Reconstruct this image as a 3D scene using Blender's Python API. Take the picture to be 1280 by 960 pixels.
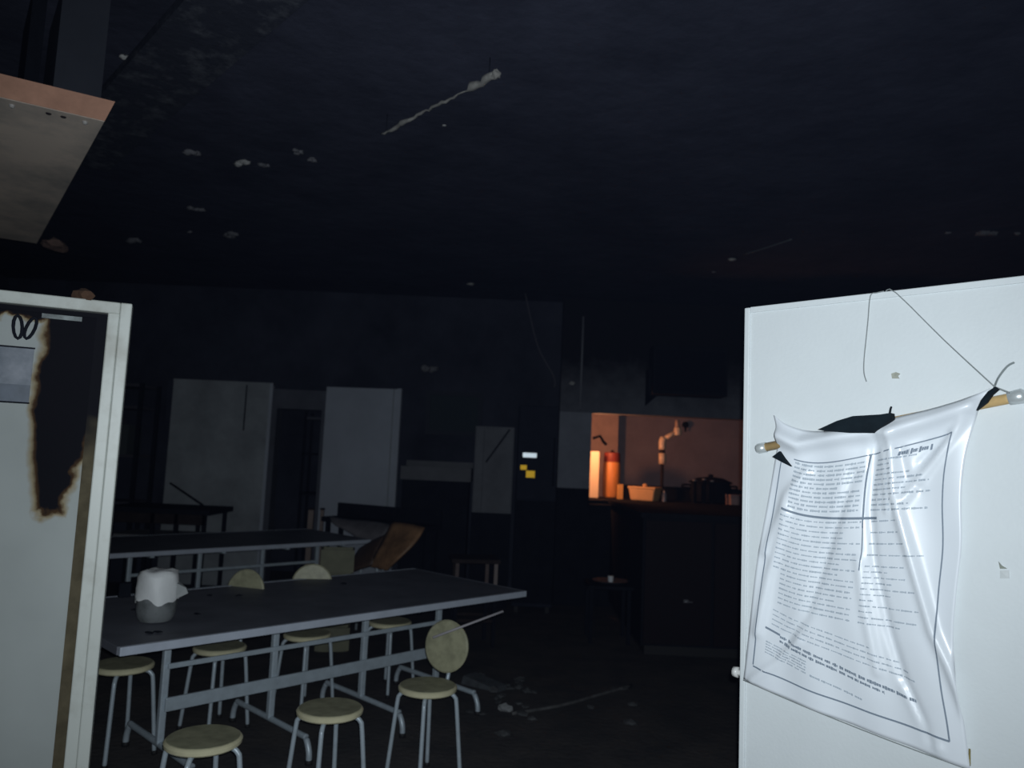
import bpy, bmesh, math, random
from mathutils import Vector, Matrix
random.seed(7)
for o in list(bpy.data.objects):
    bpy.data.objects.remove(o)
C = bpy.context.scene.collection
sc = bpy.context.scene
V = Vector

# ------------------------------------------------------------------ camera
FPX, EYE = 950.0, 1.55
TH, PH = math.atan(.1), math.atan(.044)
fw = V((0, math.cos(TH), math.sin(TH)))
r0 = V((1, 0, 0)); u0 = V((0, -math.sin(TH), math.cos(TH)))
rt = r0 * math.cos(PH) + u0 * math.sin(PH)
up = -r0 * math.sin(PH) + u0 * math.cos(PH)
cam = bpy.data.objects.new('camera', bpy.data.cameras.new('camera'))
C.objects.link(cam)
cam.data.sensor_width = 36.0
cam.data.lens = FPX / 1280 * 36.0
cam.data.clip_start = .02
m = Matrix((rt, up, -fw)).transposed().to_4x4()
m.translation = V((0, 0, EYE))
cam.matrix_world = m
sc.camera = cam

# ------------------------------------------------------------------ world, flash, exposure
w = bpy.data.worlds.new('night'); sc.world = w; w.use_nodes = True
w.node_tree.nodes['Background'].inputs[0].default_value = (.35, .45, .8, 1)
w.node_tree.nodes['Background'].inputs[1].default_value = .03
vol = w.node_tree.nodes.new('ShaderNodeVolumeScatter')          # thin blue haze, added only to lift the blacks
vol.inputs['Color'].default_value = (.44, .55, 1, 1); vol.inputs['Density'].default_value = .00011
w.node_tree.links.new(vol.outputs[0], w.node_tree.nodes['World Output'].inputs['Volume'])
cam.data.dof.use_dof = True; cam.data.dof.focus_distance = 2.05; cam.data.dof.aperture_fstop = 3.2
fl = bpy.data.lights.new('phone_torch', 'SPOT')
fl.energy = 190; fl.color = (.90, .99, 1.06); fl.shadow_soft_size = .006
fl.spot_size = math.radians(122); fl.spot_blend = 1
flo = bpy.data.objects.new('phone_torch', fl); C.objects.link(flo)
fm = Matrix((rt, up, -fw)).transposed().to_4x4(); fm.translation = V((.012, 0, EYE + .022))
flo.matrix_world = fm
vs = sc.view_settings
vs.view_transform = 'Standard'; vs.look = 'None'; vs.gamma = 1; vs.exposure = 0
vs.use_curve_mapping = False

# ------------------------------------------------------------------ measuring helpers (photo point -> place in the room)
def ray(x, y):
    return fw + rt * ((x - 640) / FPX) + up * ((480 - y) / FPX)
def PZ(x, y, z):
    d = ray(x, y); t = (z - EYE) / d.z
    return V((d.x * t, d.y * t, z))
def PY(x, y, Y):
    d = ray(x, y); t = Y / d.y
    return V((d.x * t, Y, EYE + d.z * t))
def PP(x, y, p, n):
    d = ray(x, y); o = V((0, 0, EYE)); t = (p - o).dot(n) / d.dot(n)
    return o + d * t

# ------------------------------------------------------------------ materials
def mat(name, col, rough=.6, metal=0, var=.0, scale=8, col2=None, bump=0, bscale=40, coat=0, spec=.5, emit=None, es=0, thr=None, trans=0):
    M = bpy.data.materials.new(name); M.use_nodes = True
    nt = M.node_tree; b = nt.nodes['Principled BSDF']
    b.inputs['Base Color'].default_value = (*col, 1)
    b.inputs['Roughness'].default_value = rough
    b.inputs['Metallic'].default_value = metal
    b.inputs['Specular IOR Level'].default_value = spec
    b.inputs['Coat Weight'].default_value = coat
    b.inputs['Coat Roughness'].default_value = .15
    b.inputs['Transmission Weight'].default_value = trans
    tc = None
    if var or bump:
        tc = nt.nodes.new('ShaderNodeTexCoord')
    if var:
        n = nt.nodes.new('ShaderNodeTexNoise'); n.inputs['Scale'].default_value = scale
        n.inputs['Detail'].default_value = 6; n.inputs['Roughness'].default_value = .62
        nt.links.new(tc.outputs['Object'], n.inputs['Vector'])
        r = nt.nodes.new('ShaderNodeValToRGB')
        lo, hi = thr or (.3, .7)
        r.color_ramp.elements[0].position = lo; r.color_ramp.elements[1].position = hi
        c2 = col2 or tuple(c * (1 - var) for c in col)
        r.color_ramp.elements[0].color = (*c2, 1); r.color_ramp.elements[1].color = (*col, 1)
        nt.links.new(n.outputs['Fac'], r.inputs['Fac'])
        nt.links.new(r.outputs['Color'], b.inputs['Base Color'])
    if bump:
        n2 = nt.nodes.new('ShaderNodeTexNoise'); n2.inputs['Scale'].default_value = bscale; n2.inputs['Detail'].default_value = 5
        nt.links.new(tc.outputs['Object'], n2.inputs['Vector'])
        bp = nt.nodes.new('ShaderNodeBump'); bp.inputs['Strength'].default_value = bump; bp.inputs['Distance'].default_value = .02
        nt.links.new(n2.outputs['Fac'], bp.inputs['Height'])
        nt.links.new(bp.outputs['Normal'], b.inputs['Normal'])
    if emit:
        b.inputs['Emission Color'].default_value = (*emit, 1); b.inputs['Emission Strength'].default_value = es
    return M
soot = mat('soot', (.054, .058, .086), .9, var=.5, scale=2.2, bump=.6, bscale=9, spec=.1)
soot_wall = mat('sooted_wall', (.05, .055, .078), .9, var=.6, scale=1.6, bump=.2, bscale=12, spec=.1)
floor_m = mat('sooted_floor', (.105, .096, .092), .85, var=.6, scale=3.0, col2=(.055, .056, .060), bump=.3, bscale=25, spec=.15)
black = mat('charred_black', (.014, .016, .022), .9, var=.4, scale=6, spec=.06)
darkwood = mat('charred_wood', (.035, .026, .024), .8, var=.5, scale=12, spec=.15)
panel_w = mat('dusty_white_panel', (.44, .48, .56), .6, var=.22, scale=1.7, bump=.05, spec=.3)
panel_g = mat('smoked_panel', (.38, .41, .44), .7, var=.45, scale=2.0, spec=.2)
door_w = mat('white_door_paint', (.66, .70, .71), .5, var=.05, scale=5, bump=.05, bscale=120, spec=.3)
alu = mat('white_frame', (.55, .58, .55), .42, var=.22, scale=5, spec=.4)
steel = mat('painted_tube', (.56, .65, .72), .38, metal=.15, var=.2, scale=20, spec=.5)
edge_m = mat('table_edge', (.52, .57, .66), .45, var=.15, scale=12)
top_m = mat('table_top', (.17, .18, .215), .55, var=.35, scale=5, spec=.4)
top2_m = mat('table_top_far', (.17, .18, .21), .55, var=.3, scale=5, spec=.3)
seat_m = mat('seat_cream', (.42, .41, .27), .45, var=.32, scale=16, thr=(.35, .6), spec=.4)
seat_e = mat('seat_rim', (.80, .75, .50), .24, var=.15, scale=20, spec=.5)
plug = mat('rubber_black', (.015, .015, .016), .7)
white_pl = mat('white_plastic', (.72, .76, .80), .38, var=.04, scale=9, coat=.3, spec=.5)
ink = mat('faded_ink', (.36, .41, .46), .7)
ink_dark = mat('dark_ink', (.17, .21, .26), .7)
wood = mat('bamboo', (.62, .42, .18), .55, var=.25, scale=30)
cap_m = mat('pole_cap', (.62, .66, .66), .3, metal=.4)
blackcloth = mat('black_cloth', (.008, .014, .018), .85, var=.4, scale=30, spec=.1)
string_m = mat('string', (.22, .24, .24), .8)

# ------------------------------------------------------------------ mesh helpers
def link(name, bm, M, parent=None, smooth=False, bevel=0):
    me = bpy.data.meshes.new(name)
    bmesh.ops.recalc_face_normals(bm, faces=bm.faces)
    bm.to_mesh(me); bm.free()
    for mm in (M if isinstance(M, (list, tuple)) else [M]):
        me.materials.append(mm)
    if smooth:
        for p in me.polygons: p.use_smooth = True
    o = bpy.data.objects.new(name, me); C.objects.link(o)
    if parent: o.parent = parent
    if bevel:
        b = o.modifiers.new('bevel', 'BEVEL'); b.width = bevel; b.segments = 2; b.limit_method = 'ANGLE'
    return o
def tag(o, label, cat, group=None, kind=None):
    o['label'] = label; o['category'] = cat
    if group: o['group'] = group
    if kind: o['kind'] = kind
    return o
def thing(name, label, cat, loc=(0, 0, 0), rz=0, group=None, kind=None):
    o = bpy.data.objects.new(name, None); C.objects.link(o)
    o.empty_display_size = .05
    o.location = loc; o.rotation_euler = (0, 0, rz)
    return tag(o, label, cat, group, kind)
def box(bm, x0, x1, y0, y1, z0, z1, M=None):
    vs_ = [bm.verts.new(((x0, x1)[i & 1], (y0, y1)[i >> 1 & 1], (z0, z1)[i >> 2 & 1])) for i in range(8)]
    if M:
        for v in vs_: v.co = M @ v.co
    for f in ((0, 1, 3, 2), (4, 5, 7, 6), (0, 1, 5, 4), (2, 3, 7, 6), (0, 2, 6, 4), (1, 3, 7, 5)):
        bm.faces.new([vs_[i] for i in f])
    return vs_
def bx(name, x0, x1, y0, y1, z0, z1, M, parent=None, bevel=0):
    bm = bmesh.new(); box(bm, x0, x1, y0, y1, z0, z1)
    return link(name, bm, M, parent, bevel=bevel)
def hull8(bm, pts):
    vs_ = [bm.verts.new(p) for p in pts]      # bottom ring 0-3, top ring 4-7
    for f in ((0, 1, 2, 3), (4, 5, 6, 7), (0, 1, 5, 4), (1, 2, 6, 5), (2, 3, 7, 6), (3, 0, 4, 7)):
        bm.faces.new([vs_[i] for i in f])
def smooth_path(pts, n=5):
    pts = [V(p) for p in pts]
    if len(pts) < 3: return pts
    out = []
    for i in range(len(pts) - 1):
        a = pts[max(i - 1, 0)]; b = pts[i]; c = pts[i + 1]; d = pts[min(i + 2, len(pts) - 1)]
        for k in range(n):
            t = k / n
            out.append(.5 * ((2 * b) + (c - a) * t + (2 * a - 5 * b + 4 * c - d) * t * t + (3 * b - a - 3 * c + d) * t ** 3))
    out.append(pts[-1])
    return out
def tube(bm, pts, r, seg=8, smooth=0, rads=None):
    pts = smooth_path(pts, smooth) if smooth else [V(p) for p in pts]
    n = len(pts); rings = []
    t0 = (pts[1] - pts[0]).normalized()
    a = t0.orthogonal().normalized()
    for i, p in enumerate(pts):
        t = (pts[min(i + 1, n - 1)] - pts[max(i - 1, 0)]).normalized()
        a = (a - t * a.dot(t)).normalized(); b = t.cross(a)
        rr = rads[i * (len(rads) - 1) // max(n - 1, 1)] if rads else r
        rings.append([bm.verts.new(p + (a * math.cos(q) + b * math.sin(q)) * rr) for q in (2 * math.pi * k / seg for k in range(seg))])
    for i in range(n - 1):
        for k in range(seg):
            bm.faces.new((rings[i][k], rings[i][(k + 1) % seg], rings[i + 1][(k + 1) % seg], rings[i + 1][k]))
    bm.faces.new(rings[0]); bm.faces.new(rings[-1])
def tb(name, pts, r, M, parent=None, seg=8, smooth=0, rads=None):
    bm = bmesh.new(); tube(bm, pts, r, seg, smooth, rads)
    return link(name, bm, M, parent, smooth=True)
def lathe(bm, prof, seg=28, M=None):
    rings = []
    for r_, z in prof:
        ring = []
        for k in range(seg):
            q = 2 * math.pi * k / seg
            p = V((r_ * math.cos(q), r_ * math.sin(q), z))
            ring.append(bm.verts.new(M @ p if M else p))
        rings.append(ring)
    for i in range(len(rings) - 1):
        for k in range(seg):
            bm.faces.new((rings[i][k], rings[i][(k + 1) % seg], rings[i + 1][(k + 1) % seg], rings[i + 1][k]))
    bm.faces.new(rings[0]); bm.faces.new(rings[-1])
def lt(name, prof, M, parent=None, seg=28, mtx=None, smooth=True):
    bm = bmesh.new(); lathe(bm, prof, seg, mtx)
    o = link(name, bm, M, parent, smooth=smooth)
    if smooth:
        e = o.modifiers.new('edge', 'EDGE_SPLIT'); e.split_angle = math.radians(40)
    return o
def blob(bm, c, sx, sy, sz, seed, rough=.35, sub=2):
    rnd = random.Random(seed)
    r_ = bmesh.ops.create_icosphere(bm, subdivisions=sub, radius=1)
    for v in r_['verts']:
        k = 1 + rnd.uniform(-rough, rough)
        v.co = V((v.co.x * sx * k, v.co.y * sy * k, v.co.z * sz * k)) + V(c)
def dup(root, loc, rz, label, group=None):
    r = root.copy(); C.objects.link(r); r.location = loc; r.rotation_euler = (0, 0, rz); r['label'] = label
    if group: r['group'] = group
    for ch in list(root.children):
        c = ch.copy(); C.objects.link(c); c.parent = r
        for g in ch.children:
            d = g.copy(); C.objects.link(d); d.parent = c
    return r
def soot_high(M, z0, z1):
    nt = M.node_tree; L = nt.links.new; b = nt.nodes['Principled BSDF']
    src = b.inputs['Base Color'].links[0].from_socket
    tc = nt.nodes.new('ShaderNodeTexCoord'); sp_ = nt.nodes.new('ShaderNodeSeparateXYZ'); L(tc.outputs['Object'], sp_.inputs[0])
    nz = nt.nodes.new('ShaderNodeTexNoise'); nz.inputs['Scale'].default_value = 9; L(tc.outputs['Object'], nz.inputs['Vector'])
    ad = nt.nodes.new('ShaderNodeMath'); ad.operation = 'MULTIPLY_ADD'; ad.inputs[1].default_value = .35; L(nz.outputs['Fac'], ad.inputs[0]); L(sp_.outputs['Z'], ad.inputs[2])
    mr = nt.nodes.new('ShaderNodeMapRange'); mr.inputs['From Min'].default_value = z0 + .17; mr.inputs['From Max'].default_value = z1 + .17; L(ad.outputs[0], mr.inputs['Value'])
    mx = nt.nodes.new('ShaderNodeMix'); mx.data_type = 'RGBA'; L(mr.outputs[0], mx.inputs['Factor']); L(src, mx.inputs['A']); mx.inputs['B'].default_value = (.010, .010, .013, 1)
    L(mx.outputs['Result'], b.inputs['Base Color'])
def struct(o, label, cat):
    return tag(o, label, cat, kind='structure')

# ================================================================== THE SETTING
CH = 3.4
struct(bx('floor', -6, 5, -1.5, 11.4, -.1, 0, floor_m), 'dark soot-covered concrete floor', 'floor')
struct(bx('ceiling', -6, 5, 1.2, 11.4, CH, CH + .1, soot), 'black fire-damaged ceiling', 'ceiling')
struct(bx('wall_left', -6, -5.9, 1.2, 8.7, 0, CH, soot_wall), 'blackened side wall beyond the left door leaf', 'wall')
struct(bx('wall_right', 4.9, 5, 1.2, 11.4, 0, CH, soot_wall), 'blackened side wall behind the right door leaf', 'wall')
# far wall: openings for the doorway
bm = bmesh.new()
YB = 8.7
box(bm, -5.9, -2.72, YB, YB + .14, 0, CH)
box(bm, -2.72, -2.08, YB, YB + .14, 2.2, CH)
box(bm, -2.08, .55, YB, YB + .14, 0, CH)
struct(link('wall_back', bm, soot_wall), 'far wall, sooty black above head height', 'wall')
# room behind the doorway
bm = bmesh.new()
box(bm, -3.4, -1.4, 10.0, 10.1, 0, CH)
struct(link('wall_passage', bm, soot_wall), 'dark wall seen through the far doorway', 'wall')
# kitchen partition with the serving hatch
kw = thing('wall_kitchen', 'sooty grey wall with the serving hatch into the lit kitchen', 'wall', (0, 0, 0), kind='structure')
kwm = mat('kitchen_partition', (.155, .165, .19), .85, var=.35, scale=1.6, col2=(.085, .09, .11), spec=.15)
bm = bmesh.new()
HX0, HX1, HZ0, HZ1, KY = .91, 2.66, 1.10, 2.115, 8.5
KZ = 1.14
box(bm, .55, HX0, KY, KY + .16, 1.27, HZ1)
box(bm, HX1, 4.9, KY, KY + .16, HZ0, HZ1)
link('pier', bm, mat('hatch_pier', (.26, .28, .33), .8, var=.25, scale=4, spec=.2), kw)
soot_high(kwm, 2.15, 2.75)
bx('lintel', .55, 4.9, KY, KY + .16, HZ1, CH, kwm, kw)
bx('lower_wall', .55, 4.9, KY, KY + .16, 0, HZ0, black, kw)
bx('pier_base', .55, HX0, KY, KY + .16, HZ0, 1.27, black, kw)
bx('return_wall', .55, .65, KY + .16, YB, 0, CH, soot_wall, kw)
ktile = mat('kitchen_wall_tile', (.36, .29, .32), .6, var=.25, scale=3, spec=.3)
kb = struct(bx('wall_kitchen_back', .4, 4.9, 11.0, 11.1, 0, CH, ktile), 'pinkish kitchen wall seen through the hatch, lit from the left', 'wall')
struct(bx('wall_kitchen_left', .36, .46, 8.84, 11.0, 0, CH, ktile), 'left side wall of the lit kitchen', 'wall')
bx('pilaster', 1.05, 1.50, 10.55, 11.0, 0, CH, mat('lamplit_tan', (.62, .42, .34), .6, var=.2), kb)  # column added to carry the lamplit strip of wall, in a lighter tan
# entrance wall stubs either side of the camera's doorway
struct(bx('wall_entrance_right', 1.42, 4.9, 1.2, 1.34, 0, CH, soot_wall), 'entrance wall carrying the right door leaf', 'wall')
struct(bx('wall_entrance_left', -5.9, -2.2, 1.88, 2.02, 0, CH, soot_wall), 'entrance wall carrying the left door leaf', 'wall')

# ---------------------------------------------- right door leaf (white panel)
A0 = V((.643, 2.084, 0)); dR = V((.467, -.455, 0)).normalized(); nR = V((dR.y, -dR.x, 0))   # nR faces the camera
if nR.dot(V((0, 0, 0)) - A0) < 0: nR = -nR
DW = 1.06
d1 = thing('door_1', 'white flush door leaf standing open on the right, notice sheet hung on it', 'door', A0, 0, kind='structure')
MR = Matrix((dR, -nR, V((0, 0, 1)))).transposed().to_4x4()     # local x along leaf, y away from camera
d1.matrix_world = Matrix.Translation(A0) @ MR
bx('door_slab', 0, DW, .002, .042, .015, 1.995, door_w, d1, bevel=.003)
bx('edge_trim', -.004, .012, -.003, .046, .012, 2.0, door_w, d1, bevel=.003)
bx('top_trim', .012, DW, -.002, .045, 1.985, 2.001, door_w, d1, bevel=.002)
bm = bmesh.new()
tube(bm, [(.0, .02, 1.008), (-.022, .02, 1.008)], .008, 10)
tube(bm, [(-.018, .02, 1.008), (-.032, .02, 1.008)], .014, 12)
link('latch_knob', bm, mat('knob_white', (.62, .62, .60), .35), d1, smooth=True)
def onR(x, y, off=0.0):
    return PP(x, y, A0 + nR * off, nR)
# ---------------------------------------------- left door leaf (framed, burnt)
B0 = V((-1.243, 2.437, 0)); dL = V((-.333, -.144, 0)).normalized(); nL = V((-dL.y, dL.x, 0))
if nL.dot(-B0) < 0: nL = -nL
LW = 1.02
d2 = thing('door_2', 'framed white door leaf on the left with a burnt black streak', 'door', B0, 0, kind='structure')
ML = Matrix((dL, -nL, V((0, 0, 1)))).transposed().to_4x4()
d2.matrix_world = Matrix.Translation(B0) @ ML
# burnt panel material in the panel's own coordinates
def burn_mat():
    M = bpy.data.materials.new('burnt_door_panel'); M.use_nodes = True
    nt = M.node_tree; L = nt.links.new; b = nt.nodes['Principled BSDF']; b.inputs['Roughness'].default_value = .85
    b.inputs['Specular IOR Level'].default_value = .04
    tc = nt.nodes.new('ShaderNodeTexCoord')
    nz = nt.nodes.new('ShaderNodeTexNoise'); nz.inputs['Scale'].default_value = 14; nz.inputs['Detail'].default_value = 7
    L(tc.outputs['Object'], nz.inputs['Vector'])
    sep = nt.nodes.new('ShaderNodeSeparateXYZ'); L(tc.outputs['Object'], sep.inputs[0])
    def mth(op, a, b_=None, c=None):
        n = nt.nodes.new('ShaderNodeMath'); n.operation = op
        for i, v in enumerate((a, b_, c)):
            if v is None: continue
            if isinstance(v, (int, float)): n.inputs[i].default_value = v
            else: L(v, n.inputs[i])
        return n.outputs[0]
    nzc = mth('SUBTRACT', nz.outputs['Fac'], .5)
    x = mth('ADD', sep.outputs['X'], mth('MULTIPLY', nzc, .05))
    z = mth('ADD', sep.outputs['Z'], mth('MULTIPLY', nzc, .11))
    # half width of the streak shrinks downwards
    hw = nt.nodes.new('ShaderNodeMapRange'); hw.inputs['From Min'].default_value = 1.31; hw.inputs['From Max'].default_value = 1.62
    hw.inputs['To Min'].default_value = .022; hw.inputs['To Max'].default_value = .080
    L(z, hw.inputs['Value'])
    cx = nt.nodes.new('ShaderNodeMapRange'); cx.inputs['From Min'].default_value = 1.3; cx.inputs['From Max'].default_value = 1.9
    cx.inputs['To Min'].default_value = .178; cx.inputs['To Max'].default_value = .150
    L(z, cx.inputs['Value'])
    dx = mth('SUBTRACT', mth('ABSOLUTE', mth('SUBTRACT', x, cx.outputs[0])), hw.outputs[0])
    dz = mth('SUBTRACT', 1.335, z)
    dd = mth('MAXIMUM', dx, dz)
    top = mth('SUBTRACT', 1.935, z)      # dark strip under the top rail
    dd = mth('MINIMUM', dd, mth('MULTIPLY', top, 1.5))
    dist = mth('ADD', mth('MULTIPLY', dd, 8), .5)
    r = nt.nodes.new('ShaderNodeValToRGB'); e = r.color_ramp.elements
    e[0].position = .46; e[0].color = (.009, .009, .012, 1)
    e[1].position = .72; e[1].color = (.40, .43, .42, 1)
    k = r.color_ramp.elements.new(.53); k.color = (.07, .04, .02, 1)
    k = r.color_ramp.elements.new(.60); k.color = (.30, .25, .16, 1)
    L(dist, r.inputs['Fac'])
    n2 = nt.nodes.new('ShaderNodeTexNoise'); n2.inputs['Scale'].default_value = 3; n2.inputs['Detail'].default_value = 4
    L(tc.outputs['Object'], n2.inputs['Vector'])
    mr = nt.nodes.new('ShaderNodeMapRange'); mr.inputs['To Min'].default_value = .72; mr.inputs['To Max'].default_value = 1.15
    L(n2.outputs['Fac'], mr.inputs['Value'])
    mx = nt.nodes.new('ShaderNodeVectorMath'); mx.operation = 'SCALE'
    L(r.outputs['Color'], mx.inputs[0]); L(mr.outputs[0], mx.inputs['Scale'])
    L(mx.outputs[0], b.inputs['Base Color'])
    return M
bx('panel', .100, LW - .07, .022, .04, .05, 1.945, burn_mat(), d2)
soot_shade_gap = mat('shaded_sooty_rebate', (.13, .11, .07), .85, var=.5, scale=14, spec=.05)  # brown stands in for shade in the gap; soot blackens it higher up
soot_high(soot_shade_gap, 1.45, 1.62)
bx('inner_rebate', .066, .100, .018, .045, .03, 1.96, soot_shade_gap, d2)
bx('inner_rebate', .1, LW - .07, .018, .045, 1.945, 1.96, soot_shade_gap, d2)
alu_s = mat('sooty_white_frame', (.58, .61, .57), .42, var=.5, scale=3.5, col2=(.30, .29, .24), thr=(.22, .5))
bx('stile', 0, .034, -.006, .05, .01, 2.0, alu_s, d2, bevel=.004)
bx('stile_inner', .034, .068, .0, .048, .02, 1.985, alu_s, d2, bevel=.004)
bx('stile', LW - .07, LW, -.006, .05, .01, 2.0, alu_s, d2, bevel=.004)
bx('top_rail', .034, LW - .07, -.004, .05, 1.962, 2.0, alu_s, d2, bevel=.004)
bx('bottom_rail', .034, LW - .07, -.004, .05, .01, .06, alu_s, d2, bevel=.004)
bx('scorched_trim', .14, .25, .010, .02, 1.928, 1.942, mat('scorched_trim', (.30, .34, .34), .6, var=.8, scale=20), d2)

def sticker_mat():
    return mat('sticker_print', (.24, .26, .30), .5, var=.55, scale=16, col2=(.10, .125, .155))
st = thing('door_sticker', 'grey-blue printed sticker beside the burnt streak of the left door', 'sticker')
st.matrix_world = d2.matrix_world.copy()
bx('picture', .262, .45, .019, .0225, 1.715, 1.828, sticker_mat(), st)
bx('caption_band', .262, .45, .0185, .0225, 1.662, 1.715, mat('sticker_band', (.115, .14, .18), .5, var=.35, scale=22), st)
bx('border', .260, .452, .0183, .0226, 1.828, 1.833, black, st)
bx('border', .260, .452, .0183, .0226, 1.657, 1.662, black, st)
# two painted loops above the sticker (paint strokes on the panel)
bm = bmesh.new()
for cx_, cz_, sx_, sz_, tl in ((.312, 1.893, .012, .036, .1), (.278, 1.893, .012, .034, -.25)):
    pts = []
    for k in range(13):
        q = 2 * math.pi * k / 12
        a, b_ = sx_ * math.cos(q), sz_ * math.sin(q)
        pts.append((cx_ + a + tl * b_, .0212, cz_ + b_))
    tube(bm, pts, .0052, 6)
o = link('painted_mark', bm, black, d2)

# ---------------------------------------------- far white panels and far door
wp = thing('wall_panel', 'pale smoke-stained wall panel left of the far doorway', 'wall panel', (-3.86, 8.7, 0))
bx('board', 0, 1.13, -.05, -.003, .02, 2.29, panel_g, wp)
bx('joint_strip', .83, .845, -.054, -.05, 1.75, 2.27, black, wp)
bx('edge_strip', 1.105, 1.14, -.062, -.003, .02, 2.3, panel_w, wp)
bx('top_strip', 0, 1.14, -.06, -.003, 2.28, 2.305, panel_g, wp)
bx('scorched_board', -.06, .0, -.055, -.003, .02, 2.28, soot_wall, wp)
d3 = thing('door_3', 'plain white far door leaf swung open beside the dark doorway', 'door', (-2.09, 8.62, 0), math.radians(-6), kind='structure')
bx('leaf', 0, .86, -.045, 0, .01, 2.285, panel_w, d3, bevel=.004)
bx('edge_strip', .775, .787, -.051, -.045, .01, 2.28, panel_g, d3)
bx('edge_strip', .82, .868, -.054, 0, .01, 2.29, panel_w, d3)
tr = thing('trim_1', 'dim grey frame around the far doorway', 'door frame', (-2.72, 8.68, 0), kind='structure')
dimtrim = mat('dim_trim', (.10, .108, .135), .8, var=.4, scale=4)
bx('jamb', .0, .06, -.03, .16, 0, 2.24, dimtrim, tr)
bx('jamb', .57, .63, -.03, .16, 0, 2.24, dimtrim, tr)
bx('header', .06, .57, -.03, .16, 2.02, 2.24, dimtrim, tr)
sh = thing('passage_shelf', 'dark shelf rack glimpsed through the far doorway', 'shelf', (-2.6, 9.75, 0))
for z in (.5, 1.0, 1.5, 1.95):
    bx('shelf_board', 0, .5, -.15, .2, z, z + .03, dimtrim if z > 1.9 else black, sh)
for x in (0, .47):
    bx('post', x, x + .03, -.15, -.12, 0, 2.05, black, sh); bx('post', x, x + .03, .17, .2, 0, 2.05, black, sh)

# ================================================================== RIGHT DOOR: NOTICE SHEET, POLE, STRINGS
def curve_fn(px, off):
    P = [onR(x, y, off) for x, y in px]
    P = smooth_path(P, 6)
    L_ = [0]
    for a, b in zip(P, P[1:]): L_.append(L_[-1] + (b - a).length)
    def f(t):
        q = t * L_[-1]
        for i in range(len(P) - 1):
            if L_[i + 1] >= q or i == len(P) - 2:
                k = (q - L_[i]) / max(L_[i + 1] - L_[i], 1e-9)
                return P[i].lerp(P[i + 1], k)
    return f
OFF = .012
cT = curve_fn([(968, 517), (985, 529), (1012, 537), (1050, 536), (1110, 524), (1160, 512), (1205, 500), (1238, 485)], OFF)
cB = curve_fn([(929, 849), (1000, 879), (1070, 907), (1140, 934), (1214, 961)], OFF)
cL = curve_fn([(968, 519), (973, 548), (968, 582), (960, 630), (948, 700), (938, 780), (929, 849)], OFF)
cR = curve_fn([(1238, 485), (1222, 520), (1208, 570), (1203, 620), (1203, 680), (1196, 740), (1192, 800), (1198, 860), (1207, 910), (1214, 961)], OFF)
folds = []
for pts, amp, wd in (
    ([(1095, 545), (1088, 640), (1093, 700), (1112, 790), (1130, 850), (1165, 925)], -.009, .010),
    ([(1114, 545), (1119, 620), (1141, 700), (1166, 790), (1186, 832), (1209, 890)], .013, .011),
    ([(1068, 590), (1035, 690), (1008, 770), (985, 800)], -.007, .012),
    ([(1010, 590), (985, 620), (958, 690)], .008, .012),
    ([(985, 640), (962, 720), (948, 790)], .009, .012),
    ([(1205, 525), (1170, 575), (1130, 625)], .009, .010),
    ([(1185, 545), (1150, 580)], -.006, .009),
    ([(1075, 700), (1082, 760), (1098, 840)], .007, .011),
    ([(1125, 560), (1135, 600), (1150, 610)], -.005, .008),
    ([(1105, 560), (1110, 640)], .006, .006),
    ([(975, 545), (1000, 556), (1060, 545), (1120, 538), (1215, 508)], .025, .018),
    ([(1000, 800), (970, 830), (940, 850)], .007, .010),
    ([(1130, 860), (1150, 900), (1175, 935)], .006, .010)):
    folds.append(([onR(x, y, OFF) for x, y in pts], amp, wd))
def seg_dist(p, a, b):
    ab = b - a; t = max(0, min(1, (p - a).dot(ab) / ab.length_squared))
    return (p - a - ab * t).length, t
def sheet(s, t, extra=0.0):
    p = (cT(s) * (1 - t) + cB(s) * t) + (cL(t) * (1 - s) + cR(t) * s) \
        - (cT(0) * (1 - s) * (1 - t) + cT(1) * s * (1 - t) + cB(0) * (1 - s) * t + cB(1) * s * t)
    d = 0
    for pts, amp, wd in folds:
        m_, end = 9, 0
        for i in range(len(pts) - 1):
            q, tt = seg_dist(p, pts[i], pts[i + 1]); m_ = min(m_, q)
        d += amp * math.exp(-(m_ / wd) ** 2)
    d += .004 * math.sin(9 * s + 5 * t) * t + .003 * math.sin(23 * s - 7 * t)
    return p + nR * (max(d + .004, -.009) + extra)
NS, NT = 72, 96
bm = bmesh.new()
grid = [[bm.verts.new(sheet(i / NS, j / NT)) for i in range(NS + 1)] for j in range(NT + 1)]
for j in range(NT):
    for i in range(NS):
        bm.faces.new((grid[j][i], grid[j][i + 1], grid[j + 1][i + 1], grid[j + 1][i]))
ns = thing('notice_sheet', 'crumpled white plastic notice sheet with faded text hanging on the right door', 'notice', A0)
def under(o, par):
    o.parent = par; o.matrix_parent_inverse = Matrix.Translation(par.location).inverted(); return o
sht = under(link('sheet', bm, white_pl, smooth=True), ns)
sm = sht.modifiers.new('thick', 'SOLIDIFY'); sm.thickness = .0008; sm.offset = -1
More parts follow.
